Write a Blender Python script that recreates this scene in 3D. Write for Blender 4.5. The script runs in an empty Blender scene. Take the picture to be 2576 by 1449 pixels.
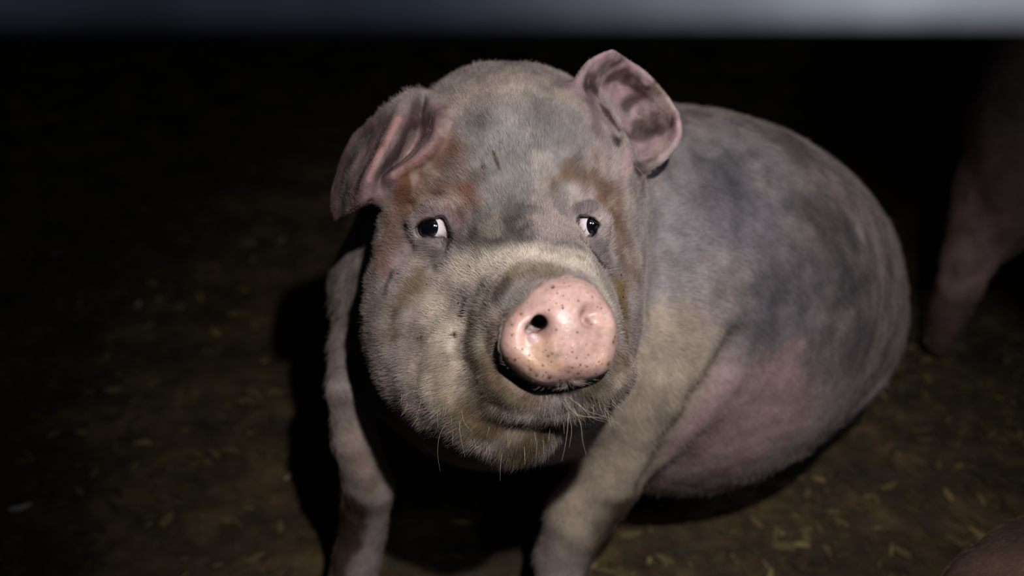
import bpy, bmesh, math, random, time
import numpy as np
from mathutils import Vector, Matrix
from mathutils.bvhtree import BVHTree
T0 = time.time()
random.seed(4); RNG = np.random.default_rng(7)
f32 = np.float32
sc = bpy.context.scene
COL = sc.collection

# ------------------------------------------------------------------ camera
W, H = 2576, 1449
FPX = 2862.0                                   # focal length in pixels (40 mm on a 36 mm sensor)
TILT = math.radians(30.0)
CAM = np.array([0.0, 0.0, 1.2])
RIGHT = np.array([1.0, 0.0, 0.0])
UP = np.array([0.0, math.sin(TILT), math.cos(TILT)])
FWD = np.array([0.0, math.cos(TILT), -math.sin(TILT)])
cam_d = bpy.data.cameras.new('camera'); cam = bpy.data.objects.new('camera', cam_d); COL.objects.link(cam)
cam.location = CAM; cam.rotation_euler = (math.pi/2 - TILT, 0, 0)
cam_d.sensor_width = 36.0; cam_d.lens = FPX/W*36.0; cam_d.clip_start = 0.02
cam_d.dof.use_dof = True; cam_d.dof.focus_distance = 1.12; cam_d.dof.aperture_fstop = 2.4
sc.camera = cam
# ------------------------------------------------------------------ view + light
sc.view_settings.view_transform = 'Standard'; sc.view_settings.look = 'None'
sc.view_settings.exposure = -0.22; sc.view_settings.gamma = 1.0
sc.view_settings.use_curve_mapping = False
wld = bpy.data.worlds.new('night'); sc.world = wld; wld.use_nodes = True
wld.node_tree.nodes['Background'].inputs[0].default_value = (0.55, 0.62, 0.8, 1)
wld.node_tree.nodes['Background'].inputs[1].default_value = 0.012

def look(o, target):
    d = Vector(target) - o.location
    o.rotation_euler = d.to_track_quat('-Z', 'Y').to_euler()
def lamp(name, kind, loc, target, energy, color, **kw):
    l = bpy.data.lights.new(name, kind); o = bpy.data.objects.new(name, l); COL.objects.link(o)
    o.location = loc; look(o, target); l.energy = energy; l.color = color
    for k, v in kw.items(): setattr(l, k, v)
    return o
lamp('hand_torch', 'SPOT', (0.23, 0.03, 1.68), (0.16, 1.16, 0.42), 108.0, (1.0, 0.965, 0.92),
     spot_size=math.radians(47), spot_blend=1.0, shadow_soft_size=0.02)
lamp('barn_lamp', 'AREA', (1.1, -0.9, 2.5), (0.3, 1.0, 0.7), 11.0, (0.74, 0.82, 1.0), shape='DISK', size=0.5)

# ------------------------------------------------------------------ camera-frame modelling helpers
# model coordinates: x right, y up the picture plane, z = distance along the view axis (metres)
def P(px, py, d): return np.array([(px-W/2)/FPX*d, -(py-H/2)/FPX*d, d])
def to_world(q):
    q = np.asarray(q, dtype=np.float64)
    return CAM + q[..., 0:1]*RIGHT + q[..., 1:2]*UP + q[..., 2:3]*FWD
def dir_world(v):
    v = np.asarray(v, dtype=np.float64)
    return v[..., 0:1]*RIGHT + v[..., 1:2]*UP + v[..., 2:3]*FWD
def floor_d(py, z=0.0):                       # view-axis distance where the pixel row meets height z
    return (CAM[2]-z)/(math.sin(TILT) + (py-H/2)/FPX*math.cos(TILT))
def from_world(w):
    v = np.asarray(w, dtype=np.float64) - CAM
    return np.stack([v@RIGHT, v@UP, v@FWD], axis=-1)

# ------------------------------------------------------------------ vectorised value noise
def _hash(ix, iy, iz, seed):
    h = (ix.astype(np.int64)*374761393 + iy.astype(np.int64)*668265263 + iz.astype(np.int64)*2147483647 + seed*974711) & 0xffffffff
    h = ((h ^ (h >> 13))*1274126177) & 0xffffffff
    h = h ^ (h >> 16)
    return (h & 0xffff).astype(f32)/65535.0
def vnoise(p, scale, seed=0):
    q = p*scale; i = np.floor(q).astype(np.int64); t = (q-i).astype(f32); t = t*t*(3-2*t)
    r = 0
    for dx in (0, 1):
        for dy in (0, 1):
            for dz in (0, 1):
                w = (t[:, 0] if dx else 1-t[:, 0])*(t[:, 1] if dy else 1-t[:, 1])*(t[:, 2] if dz else 1-t[:, 2])
                r = r + w*_hash(i[:, 0]+dx, i[:, 1]+dy, i[:, 2]+dz, seed)
    return r
def fbm(p, scale, seed=0, oct=3):
    r = 0; a = 0.5; s = 0
    for k in range(oct):
        r = r + a*vnoise(p, scale*2**k, seed+k*17); s += a; a *= 0.5
    return r/s

# ------------------------------------------------------------------ implicit surfaces
def smin(a, b, k):
    h = np.maximum(k-np.abs(a-b), 0)/k
    return np.minimum(a, b) - h*h*k*0.25
def smax(a, b, k): return -smin(-a, -b, k)
def seg_dist(p, a, b, ra=0.0, rb=0.0):
    pa = p-a; ba = b-a
    h = np.clip((pa@ba)/max(float(ba@ba), 1e-12), 0, 1)
    return np.sqrt(((pa-h[:, None]*ba)**2).sum(1)) - (ra+(rb-ra)*h)
def rotm(rx=0, ry=0, rz=0):
    return np.array((Matrix.Rotation(math.radians(rz), 3, 'Z') @ Matrix.Rotation(math.radians(ry), 3, 'Y') @ Matrix.Rotation(math.radians(rx), 3, 'X')), dtype=f32)
def poly_sd(x, y, poly):                      # signed distance to a 2-D polygon
    n = len(poly); d = np.full(x.shape, 1e9, f32); s = np.ones(x.shape, f32)
    for i in range(n):
        vi = poly[i]; vj = poly[i-1]
        ex, ey = vj[0]-vi[0], vj[1]-vi[1]; wx, wy = x-vi[0], y-vi[1]
        t = np.clip((wx*ex+wy*ey)/(ex*ex+ey*ey+1e-12), 0, 1)
        d = np.minimum(d, (wx-ex*t)**2+(wy-ey*t)**2)
        c1 = y >= vi[1]; c2 = y < vj[1]; c3 = ex*wy > ey*wx
        s = np.where((c1 & c2 & c3) | (~c1 & ~c2 & ~c3), -s, s)
    return s*np.sqrt(d)
def smooth_poly(pts, n=4):                    # closed Catmull-Rom through the points
    pts = np.array(pts, float); m = len(pts); out = []
    for i in range(m):
        p0, p1, p2, p3 = pts[i-1], pts[i], pts[(i+1) % m], pts[(i+2) % m]
        for k in range(n):
            t = k/n
            out.append(0.5*((2*p1)+(-p0+p2)*t+(2*p0-5*p1+4*p2-p3)*t*t+(-p0+3*p1-3*p2+p3)*t**3))
    return np.array(out)
def cr_curve(pts, n):                         # open Catmull-Rom, n samples
    pts = np.array(pts, float); m = len(pts)
    e = np.vstack([2*pts[0]-pts[1], pts, 2*pts[-1]-pts[-2]])
    t = np.linspace(0, m-1-1e-6, n); i = t.astype(int); u = (t-i)[:, None]
    p0, p1, p2, p3 = e[i], e[i+1], e[i+2], e[i+3]
    return 0.5*((2*p1)+(-p0+p2)*u+(2*p0-5*p1+4*p2-p3)*u**2+(-p0+3*p1-3*p2+p3)*u**3)

class Sdf:
    """ordered list of shape operations; every op knows a bounding ball so far chunks can skip it"""
    def __init__(s): s.ops = []
    def add(s, fn, c, r, k=0.02, mode='u'): s.ops.append((fn, np.array(c, f32), float(r), float(k), mode))
    def ell(s, c, r, rot=(0, 0, 0), k=0.03, mode='u'):
        c = np.array(c, f32); r = np.array(r, f32); R = rotm(*rot)
        def fn(p):
            q = (p-c)@R
            k0 = np.sqrt(((q/r)**2).sum(1)); k1 = np.sqrt(((q/(r*r))**2).sum(1))+1e-9
            return k0*(k0-1)/k1
        s.add(fn, c, r.max(), k, mode)
    def cap(s, a, ra, b, rb, k=0.03, mode='u'):
        a = np.array(a, f32); b = np.array(b, f32)
        s.add(lambda p: seg_dist(p, a, b, ra, rb), (a+b)/2, np.linalg.norm(b-a)/2+max(ra, rb), k, mode)
    def chain(s, pts, k=0.03, mode='u'):
        q = [(np.array(a, f32), r) for a, r in pts]; A = np.array([a for a, r in q]); c = A.mean(0)
        def fn(p):
            d = None
            for (a, ra), (b, rb) in zip(q[:-1], q[1:]):
                v = seg_dist(p, a, b, ra, rb); d = v if d is None else smin(d, v, .008)
            return d
        s.add(fn, c, np.linalg.norm(A-c, axis=1).max()+max(r for a, r in q), k, mode)
    def sheet(s, grid, thick, k=0.01):
        """thin curved sheet from a grid of control points; thick(u, v) -> half thickness"""
        rows = np.array(grid, float); nu, nv = 26, 26
        mid = np.array([cr_curve(r, nv) for r in rows])
        surf = np.stack([cr_curve(mid[:, j], nu) for j in range(nv)], 1)
        V = surf.reshape(-1, 3); F = []; th = np.zeros((nu, nv))
        for i in range(nu):
            for j in range(nv): th[i, j] = thick(i/(nu-1), j/(nv-1))
        for i in range(nu-1):
            for j in range(nv-1):
                a = i*nv+j; F += [(a, a+1, a+nv+1), (a, a+nv+1, a+nv)]
        bvh = BVHTree.FromPolygons([tuple(v) for v in V], F)
        tf = [(th.flat[a]+th.flat[b]+th.flat[c])/3 for a, b, c in F]
        c = V.mean(0); R = np.linalg.norm(V-c, axis=1).max()+thick(0, .5)
        def fn(p):
            out = np.empty(len(p), f32)
            dc = np.sqrt(((p-c)**2).sum(1))
            for n in range(len(p)):
                if dc[n] > R+0.03: out[n] = dc[n]-R; continue
                hit = bvh.find_nearest(p[n])
                out[n] = hit[3]-tf[hit[2]]
            return out
        s.add(fn, c, R, k, 'u')
        return surf
    def eval(s, p, skip=None):
        p = np.asarray(p, f32)
        c = p.mean(0); R = float(np.sqrt(((p-c)**2).sum(1).max()))
        d = None
        for n, (fn, oc, orad, k, mode) in enumerate(s.ops):
            far = float(np.linalg.norm(oc-c))-R-orad
            if far > k+0.06 and not (mode == 'u' and d is None):
                if mode == 'u': d = np.minimum(d, far)
                continue
            v = fn(p)
            if mode == 'u': d = v if d is None else smin(d, v, k)
            elif mode == 's': d = smax(d, -v, k)
            elif mode == 'd': d = d+v              # displacement
        return d
    def march(s, px, py, dmin=0.8, dmax=2.6):
        """distance along the view axis at which the ray through the pixel meets the surface"""
        g = P(px, py, 1.0).astype(f32); L = float(np.linalg.norm(g)); d = dmin
        for _ in range(160):
            v = float(s.eval((g*d)[None])[0])
            if v < 0.0003: return d
            d += max(v*0.7, 0.0004)/L
            if d > dmax: break
        return None

def axis_lines(lo, hi, flo, fhi, fine, coarse):
    """grid lines: fine between flo..fhi, growing to coarse outside"""
    out = [flo]; x = flo; st = fine
    while x < fhi: x += fine; out.append(x)
    st = fine
    while x < hi: st = min(st*1.06, coarse); x += st; out.append(x)
    left = []; x = flo; st = fine
    while x > lo: st = min(st*1.06, coarse); x -= st; left.append(x)
    a = np.array(left[::-1]+out)
    n = (len(a)-1)//8*8+8
    while len(a) < n+1: a = np.append(a, a[-1]+coarse)
    return a[:n+1]

def surface_nets(sdf, X, Y, Z):
    B = 8
    nb = [(len(a)-1)//B for a in (X, Y, Z)]
    bi = np.stack(np.meshgrid(*[np.arange(n) for n in nb], indexing='ij'), -1).reshape(-1, 3)
    lo = np.stack([X[bi[:, 0]*B], Y[bi[:, 1]*B], Z[bi[:, 2]*B]], 1)
    hi = np.stack([X[bi[:, 0]*B+B], Y[bi[:, 1]*B+B], Z[bi[:, 2]*B+B]], 1)
    cen = (lo+hi)/2; rad = np.linalg.norm(hi-lo, axis=1)/2
    # spatially small chunks keep the culling sharp
    keep = np.zeros(len(bi), bool); G = 4
    key = (bi[:, 0]//G)*1000000+(bi[:, 1]//G)*1000+(bi[:, 2]//G)
    order = np.argsort(key, kind='stable'); cuts = np.flatnonzero(np.diff(key[order]))+1
    for idx in np.split(order, cuts):
        d = sdf.eval(cen[idx]); keep[idx] = np.abs(d) < rad[idx]*1.25+0.006
    bi = bi[keep]
    o = np.stack(np.meshgrid(*[np.arange(B+1)]*3, indexing='ij'), -1).reshape(-1, 3)
    NX, NY, NZ = len(X), len(Y), len(Z)
    lin = lambda i, j, k: (i.astype(np.int64)*NY+j)*NZ+k
    key = (bi[:, 0]//2)*1000000+(bi[:, 1]//2)*1000+(bi[:, 2]//2)
    order = np.argsort(key, kind='stable'); cuts = np.flatnonzero(np.diff(key[order]))+1
    cid, cpos, quads = [], [], []
    for grp in np.split(order, cuts):
        b = bi[grp]
        idx = (b[:, None, :]*B+o[None]).reshape(-1, 3)
        pts = np.stack([X[idx[:, 0]], Y[idx[:, 1]], Z[idx[:, 2]]], 1)
        D = sdf.eval(pts).reshape(len(b), B+1, B+1, B+1)
        G3 = pts.reshape(len(b), B+1, B+1, B+1, 3)
        ins = D < 0
        sl = [slice(0, B), slice(1, B+1)]
        cnt = sum(ins[:, sl[a], sl[bb], sl[c]].astype(np.int8) for a in (0, 1) for bb in (0, 1) for c in (0, 1))
        act = (cnt > 0) & (cnt < 8)
        q, i, j, k = np.nonzero(act)
        if len(q) == 0: continue
        acc = np.zeros((len(q), 3)); num = np.zeros(len(q))
        for ax in range(3):
            for u in (0, 1):
                for v in (0, 1):
                    off = [0, 0, 0]; oth = [a for a in range(3) if a != ax]
                    off[oth[0]] = u; off[oth[1]] = v
                    o2 = list(off); o2[ax] = 1
                    a0 = D[q, i+off[0], j+off[1], k+off[2]]; a1 = D[q, i+o2[0], j+o2[1], k+o2[2]]
                    m = (a0 < 0) != (a1 < 0)
                    t = np.where(m, a0/(a0-a1+1e-20), 0)
                    p0 = G3[q, i+off[0], j+off[1], k+off[2]]; p1 = G3[q, i+o2[0], j+o2[1], k+o2[2]]
                    acc += np.where(m[:, None], p0+(p1-p0)*t[:, None], 0); num += m
        base = b[q]*B
        gi, gj, gk = base[:, 0]+i, base[:, 1]+j, base[:, 2]+k
        cid.append(lin(gi, gj, gk)); cpos.append(acc/num[:, None])
        for ax in range(3):
            o2 = [0, 0, 0]; o2[ax] = 1
            a0 = ins[q, i, j, k]; a1 = ins[q, i+o2[0], j+o2[1], k+o2[2]]
            m = a0 != a1
            gi2, gj2, gk2 = gi[m], gj[m], gk[m]; fl = a0[m]
            if ax == 0: c4 = [lin(gi2, gj2, gk2), lin(gi2, gj2-1, gk2), lin(gi2, gj2-1, gk2-1), lin(gi2, gj2, gk2-1)]
            if ax == 1: c4 = [lin(gi2, gj2, gk2), lin(gi2, gj2, gk2-1), lin(gi2-1, gj2, gk2-1), lin(gi2-1, gj2, gk2)]
            if ax == 2: c4 = [lin(gi2, gj2, gk2), lin(gi2-1, gj2, gk2), lin(gi2-1, gj2-1, gk2), lin(gi2, gj2-1, gk2)]
            c4 = np.stack(c4, 1); c4[fl] = c4[fl][:, ::-1]
            quads.append(c4)
    cid = np.concatenate(cid); cpos = np.concatenate(cpos); quads = np.concatenate(quads)
    srt = np.argsort(cid); cid = cid[srt]; cpos = cpos[srt]
    pos = np.searchsorted(cid, quads); pos = np.minimum(pos, len(cid)-1)
    ok = (cid[pos] == quads).all(1)
    quads = pos[ok][:, ::-1]
    return cpos, quads

def sdf_normals(sdf, V, e=0.0008, chunk=40000):
    N = np.zeros_like(V); order = np.lexsort((np.floor(V[:, 2]/.08), np.floor(V[:, 1]/.08), np.floor(V[:, 0]/.08)))
    tet = np.array([[1, -1, -1], [-1, -1, 1], [-1, 1, -1], [1, 1, 1]], float)
    for s in range(0, len(V), 6000):
        i = order[s:s+6000]
        g = 0
        for t in tet: g = g+sdf.eval(V[i]+t*e)[:, None]*t
        N[i] = g/(np.linalg.norm(g, axis=1)[:, None]+1e-12)
    return N
def mesh_normals(V, Q):
    n = np.cross(V[Q[:, 2]]-V[Q[:, 0]], V[Q[:, 3]]-V[Q[:, 1]])
    N = np.zeros_like(V)
    for k in range(4):
        for a in range(3): N[:, a] += np.bincount(Q[:, k], n[:, a], len(V))
    return N/(np.linalg.norm(N, axis=1)[:, None]+1e-12)

def np_mesh(name, V, Q, smooth=True):
    me = bpy.data.meshes.new(name); n = Q.shape[1]
    me.vertices.add(len(V)); me.vertices.foreach_set('co', np.ascontiguousarray(V, f32).ravel())
    me.loops.add(Q.size); me.loops.foreach_set('vertex_index', np.ascontiguousarray(Q, np.int32).ravel())
    me.polygons.add(len(Q)); me.polygons.foreach_set('loop_start', np.arange(0, Q.size, n, dtype=np.int32))
    me.update(calc_edges=True); me.validate()
    if smooth: me.polygons.foreach_set('use_smooth', np.ones(len(me.polygons), bool))
    return me
def set_attr(me, name, C, domain='POINT'):
    a = me.attributes.new(name, 'FLOAT_COLOR', domain)
    a.data.foreach_set('color', np.ascontiguousarray(np.hstack([C, np.ones((len(C), 1))]) if C.shape[1] == 3 else C, f32).ravel())
def set_float(me, name, A, domain='POINT'):
    a = me.attributes.new(name, 'FLOAT', domain); a.data.foreach_set('value', np.ascontiguousarray(A, f32))
def link(name, data, parent=None, mat=None, loc=None):
    o = bpy.data.objects.new(name, data); COL.objects.link(o)
    if mat is not None: data.materials.append(mat)
    if loc is not None: o.location = loc
    if parent is not None: o.parent = parent
    return o
def thing(name, label, cat, loc, group=None):
    o = bpy.data.objects.new(name, None); COL.objects.link(o); o.location = loc; o.empty_display_size = 0.1
    o['label'] = label; o['category'] = cat
    if group: o['group'] = group
    return o
def tag(o, label, cat, group=None, kind=None):
    o['label'] = label; o['category'] = cat
    if group: o['group'] = group
    if kind: o['kind'] = kind
    return o
def srgb(r, g, b):
    f = lambda c: (c/255/12.92) if c/255 <= .04045 else ((c/255+.055)/1.055)**2.4
    return np.array([f(r), f(g), f(b)])

# ------------------------------------------------------------------ materials
def mat_new(name):
    m = bpy.data.materials.new(name); m.use_nodes = True
    nt = m.node_tree; return m, nt, nt.nodes['Principled BSDF']
def nd(nt, t, **kw):
    n = nt.nodes.new(t)
    for k, v in kw.items():
        if k.startswith('i_'):
            key = k[2:]; n.inputs[int(key) if key.isdigit() else key].default_value = v
        else: setattr(n, k, v)
    return n
def skin_material(name, sss=0.12, mottling=0.35, seed=0.0):
    m, nt, b = mat_new(name); L = nt.links.new
    at = nd(nt, 'ShaderNodeAttribute', attribute_name='tint'); wet = nd(nt, 'ShaderNodeAttribute', attribute_name='wet')
    tc = nd(nt, 'ShaderNodeTexCoord')
    n1 = nd(nt, 'ShaderNodeTexNoise', i_Scale=38.0, i_Detail=6.0, i_Roughness=.65)
    n2 = nd(nt, 'ShaderNodeTexNoise', i_Scale=190.0, i_Detail=4.0, i_Roughness=.6)
    L(tc.outputs['Object'], n1.inputs['Vector']); L(tc.outputs['Object'], n2.inputs['Vector'])
    r1 = nd(nt, 'ShaderNodeMapRange'); r1.inputs[1].default_value = .3; r1.inputs[2].default_value = .7
    r1.inputs[3].default_value = 1-mottling; r1.inputs[4].default_value = 1+mottling*.6
    L(n1.outputs[0], r1.inputs[0])
    r2 = nd(nt, 'ShaderNodeMapRange'); r2.inputs[1].default_value = .3; r2.inputs[2].default_value = .7
    r2.inputs[3].default_value = .86; r2.inputs[4].default_value = 1.1
    L(n2.outputs[0], r2.inputs[0])
    mu = nd(nt, 'ShaderNodeMath', operation='MULTIPLY'); L(r1.outputs[0], mu.inputs[0]); L(r2.outputs[0], mu.inputs[1])
    vm = nd(nt, 'ShaderNodeVectorMath', operation='SCALE'); L(at.outputs['Color'], vm.inputs[0]); L(mu.outputs[0], vm.inputs['Scale'])
    L(vm.outputs[0], b.inputs['Base Color'])
    b.inputs['Subsurface Weight'].default_value = sss; b.inputs['Subsurface Scale'].default_value = .006
    b.inputs['Subsurface Radius'].default_value = (1, .45, .3)
    rr = nd(nt, 'ShaderNodeMapRange'); rr.inputs[3].default_value = .62; rr.inputs[4].default_value = .2
    L(wet.outputs['Fac'], rr.inputs[0]); L(rr.outputs[0], b.inputs['Roughness'])
    b.inputs['Specular IOR Level'].default_value = .35
    L(wet.outputs['Fac'], b.inputs['Coat Weight']); b.inputs['Coat Roughness'].default_value = .07
    bp = nd(nt, 'ShaderNodeBump', i_Strength=.35, i_Distance=.0012)
    L(n2.outputs[0], bp.inputs['Height'])
    bp2 = nd(nt, 'ShaderNodeBump', i_Strength=.4, i_Distance=.004); L(n1.outputs[0], bp2.inputs['Height'])
    L(bp2.outputs[0], bp.inputs['Normal']); L(bp.outputs[0], b.inputs['Normal'])
    n3 = nd(nt, 'ShaderNodeTexNoise', i_Scale=240.0, i_Detail=3.0, i_Roughness=.7); L(tc.outputs['Object'], n3.inputs['Vector'])
    bp3 = nd(nt, 'ShaderNodeBump', i_Strength=1.0, i_Distance=.0022); L(n3.outputs[0], bp3.inputs['Height']); L(bp3.outputs[0], b.inputs['Coat Normal'])
    return m
M_skin = skin_material('pig_skin')
def hair_material(name, gain=1.0):
    m, nt, b = mat_new(name); L = nt.links.new
    at = nd(nt, 'ShaderNodeAttribute', attribute_name='tint')
    vm = nd(nt, 'ShaderNodeVectorMath', operation='SCALE'); vm.inputs['Scale'].default_value = gain
    L(at.outputs['Color'], vm.inputs[0]); L(vm.outputs[0], b.inputs['Base Color'])
    b.inputs['Roughness'].default_value = .5; b.inputs['Specular IOR Level'].default_value = .3
    return m
M_hair = hair_material('pig_bristle')

# ================================================================== the sitting pig
def leg_down(px, py, zz): return P(px, py, floor_d(py, zz))
S = Sdf()
# trunk
S.ell(P(1730, 705, 1.61), (.262, .238, .25), k=.05)
S.ell(P(1915, 745, 1.80), (.216, .226, .22), k=.13)
S.ell(P(1740, 940, 1.63), (.215, .165, .20), rot=(0, 0, 18), k=.08)
S.ell(P(2010, 880, 1.78), (.155, .115, .16), rot=(0, 0, 38), k=.04)
S.ell(P(1490, 700, 1.52), (.225, .215, .21), k=.10)
S.ell(P(1268, 552, 1.50), (.160, .186, .19), k=.04)
S.ell(P(1215, 750, 1.50), (.203, .155, .16), k=.07)
S.ell(P(1230, 900, 1.46), (.15, .14, .14), k=.08)
# neck + skull
S.cap(P(1266, 510, 1.42), .143, P(1285, 505, 1.31), .130, k=.08)
S.ell(P(1292, 455, 1.285), (.127, .108, .105), rot=(-12, 0, 0), k=.06)
S.ell(P(1280, 410, 1.345), (.112, .103, .09), k=.06)
S.ell(P(1275, 640, 1.275), (.137, .12, .10), k=.05)
# jowls
S.ell(P(1105, 835, 1.255), (.083, .105, .095), rot=(0, 0, 12), k=.045)
S.ell(P(1455, 830, 1.255), (.068, .11, .095), rot=(0, 0, -8), k=.045)
S.ell(P(1240, 920, 1.235), (.112, .075, .09), rot=(0, 0, -8), k=.04)
# muzzle
S.cap(P(1300, 650, 1.22), .085, P(1385, 790, 1.09), .062, k=.04)
S.cap(P(1385, 800, 1.09), .060, P(1405, 830, 1.035), .051, k=.02)
S.cap(P(1290, 850, 1.155), .066, P(1368, 850, 1.082), .052, k=.04)
# lips and chin
S.cap(P(1335, 925, 1.068), .026, P(1470, 922, 1.068), .024, k=.02)
S.ell(P(1505, 900, 1.082), (.028, .032, .035), k=.02)
S.cap(P(1215, 905, 1.15), .040, P(1330, 950, 1.075), .028, k=.03)
S.cap(P(1500, 900, 1.15), .036, P(1440, 955, 1.075), .022, k=.03)
S.cap(P(1300, 930, 1.09), .032, P(1490, 925, 1.09), .029, k=.04)
S.ell(P(1345, 1000, 1.115), (.066, .026, .05), rot=(0, 0, 0), k=.02)
S.ell(P(1175, 985, 1.175), (.055, .042, .06), rot=(0, 0, -25), k=.05)
S.ell(P(1245, 1050, 1.165), (.05, .03, .05), rot=(0, 0, -25), k=.04)
S.ell(P(1302, 1070, 1.15), (.040, .032, .045), rot=(0, 0, 3), k=.03)
# near front leg (picture right)
el = P(1675, 985, 1.385); wr = P(1455, 1300, floor_d(1300, .20)); ft = leg_down(1400, 1600, .03)
S.ell(P(1660, 880, 1.43), (.085, .12, .10), rot=(0, 0, -25), k=.05)
S.chain([(P(1730, 890, 1.40), .058), (el, .050), (P(1600, 1120, 1.43), .046), (wr, .043), (P(1415, 1400, floor_d(1400, .13)), .036), (ft, .034)], k=.018)
# far front leg (picture left)
S.chain([(P(874, 870, 1.41), .026), (P(866, 975, 1.37), .0225), (P(892, 1100, 1.40), .0262), (P(927, 1225, 1.445), .0315),
         (P(912, 1330, 1.50), .030), (leg_down(870, 1560, .03), .033)], k=.03)
# far ear / near ear
S.ell(P(1035, 375, 1.205), (.026, .046, .055), rot=(0, 0, -22), k=.012, mode='s')
def ear_t(a, b): return lambda u, v: a*(1-u)+b*u
EAR_R = [[P(1405,410,1.262), P(1450,440,1.262), P(1495,480,1.275), P(1530,505,1.285), P(1552,520,1.29)],
         [P(1440,320,1.248), P(1478,362,1.290), P(1525,400,1.315), P(1562,430,1.305), P(1588,448,1.285)],
         [P(1447,232,1.245), P(1492,290,1.300), P(1560,335,1.322), P(1620,382,1.312), P(1662,402,1.280)],
         [P(1482,160,1.255), P(1532,208,1.300), P(1602,262,1.318), P(1668,315,1.305), P(1706,345,1.275)],
         [P(1540,127,1.265), P(1580,155,1.285), P(1628,192,1.290), P(1672,240,1.288), P(1703,285,1.275)]]
S.sheet(EAR_R, lambda u, v: .0058-.0028*u, k=.016)
EAR_L = [[P(1100,272,1.222), P(1076,238,1.240), P(1035,234,1.238), P(988,262,1.245), P(922,318,1.290)],
         [P(1106,305,1.200), P(1062,318,1.268), P(1000,322,1.215), P(962,330,1.250), P(888,352,1.310)],
         [P(1094,352,1.185), P(1032,388,1.268), P(960,396,1.200), P(930,402,1.245), P(855,420,1.325)],
         [P(1054,396,1.185), P(1000,430,1.255), P(932,448,1.200), P(905,458,1.240), P(838,492,1.320)],
         [P(990,442,1.190), P(955,468,1.222), P(920,492,1.205), P(893,520,1.235), P(846,556,1.300)]]
S.chain([(P(1085, 392, 1.205), .010), (P(1020, 448, 1.212), .012), (P(950, 486, 1.225), .011)], k=.02)
S.sheet(EAR_L, lambda u, v: .0055 if v < .5 else .0055-.004*(v-.5), k=.016)

# ---- eyes
def px_poly_m(poly, d): return [( (x-W/2)/FPX*d, -(y-H/2)/FPX*d) for x, y in poly]
EYES = []
AP_L = smooth_poly([(1047,580),(1056,561),(1076,552),(1094,550),(1108,545),(1117,549),(1124,563),(1131,580),(1133,592),(1114,594),(1088,595),(1060,593)], 3)
AP_R = smooth_poly([(1455,548),(1468,544),(1488,548),(1500,556),(1508,566),(1501,576),(1496,590),(1475,592),(1457,591)], 3)
for name, cpx, ap, gaze in (('L', (1090, 574), AP_L, (-.42, .02, -.9)), ('R', (1482, 568), AP_R, (.45, .02, -.85))):
    d0 = S.march(*cpx)
    c = P(cpx[0], cpx[1], d0+.0125); r = .0185
    EYES.append((name, c, r, ap, gaze, d0))
for name, c, r, ap, gaze, d0 in EYES:
    S.ell(c, (r+.0045,)*3, k=.014)
    # brow roll above and pouch below
    ex = ap[:, 0].mean(); wl = 1.0 if name == 'L' else .62
    top = [P(ex-46*wl, 548, d0+.004), P(ex-15*wl, 524, d0-.002), P(ex+18*wl, 520, d0-.002), P(ex+44*wl, 548, d0+.004)]
    S.chain([(p, .0062) for p in top], k=.014)
    bot = [P(ex-40*wl, 604, d0+.004), P(ex, 616, d0-.001), P(ex+34*wl, 612, d0+.001)]
    S.chain([(p, .0045) for p in bot], k=.012)
for name, c, r, ap, gaze, d0 in EYES:
    poly = px_poly_m(ap, d0); cc = np.array(c, f32)
    def cut(p, poly=poly, cc=cc, d0=d0):
        x = p[:, 0]/p[:, 2]*d0; y = p[:, 1]/p[:, 2]*d0
        return np.maximum(poly_sd(x, y, poly), np.sqrt(((p-cc)**2).sum(1))-.032)
    S.add(cut, c, .032, .002, 's')

# ---- snout disc: outline in its own plane
DC = P(1412, 833, 1.000)
dn = np.array([.13, .06, -1.0]); dn /= np.linalg.norm(dn)          # faces the viewer, a little to the right and up
du = np.cross(dn, [0, 1, 0]); du /= np.linalg.norm(du); du = du if du[0] > 0 else -du
dv = np.cross(du, dn); dv = dv if dv[1] > 0 else -dv
def disc_uv(px, py):
    g = P(px, py, 1.0); t = (DC@dn)/(g@dn); q = g*t-DC
    return (float(q@du), float(q@dv))
DISC = [(1263,862),(1270,822),(1290,790),(1326,764),(1350,733),(1388,709),(1432,701),(1474,707),(1505,728),(1530,758),(1551,790),(1558,832),(1555,880),
        (1545,918),(1520,942),(1478,953),(1436,950),(1400,966),(1366,964),(1326,944),(1288,918),(1270,892)]
DPOLY = smooth_poly([disc_uv(*q) for q in DISC], 3)
DU, DV, DN, DCf = du.astype(f32), dv.astype(f32), dn.astype(f32), DC.astype(f32)
def disc_fn(p):
    q = p-DCf; u = q@DU; v = q@DV; w = q@DN
    d2 = poly_sd(u, v, DPOLY)
    # gentle relief: raised rim, valley across the nostrils
    w = w - .0035*np.exp(-((d2+.012)/.010)**2) + .004*np.exp(-((u-.004)**2/.0003+(v+.050)**2/.0002)) - .003*np.exp(-(u**2/.0006+(v+.02)**2/.0006))
    R = .013
    a = d2+R; b = np.abs(w+.017)-.017+R
    return np.minimum(np.maximum(a, b), 0)+np.sqrt(np.maximum(a, 0)**2+np.maximum(b, 0)**2)-R
S.add(disc_fn, DC, .08, .006, 'u')
def on_disc(px, py, w=0.0):
    u, v = disc_uv(px, py); return DC+du*u+dv*v+dn*w
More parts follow.
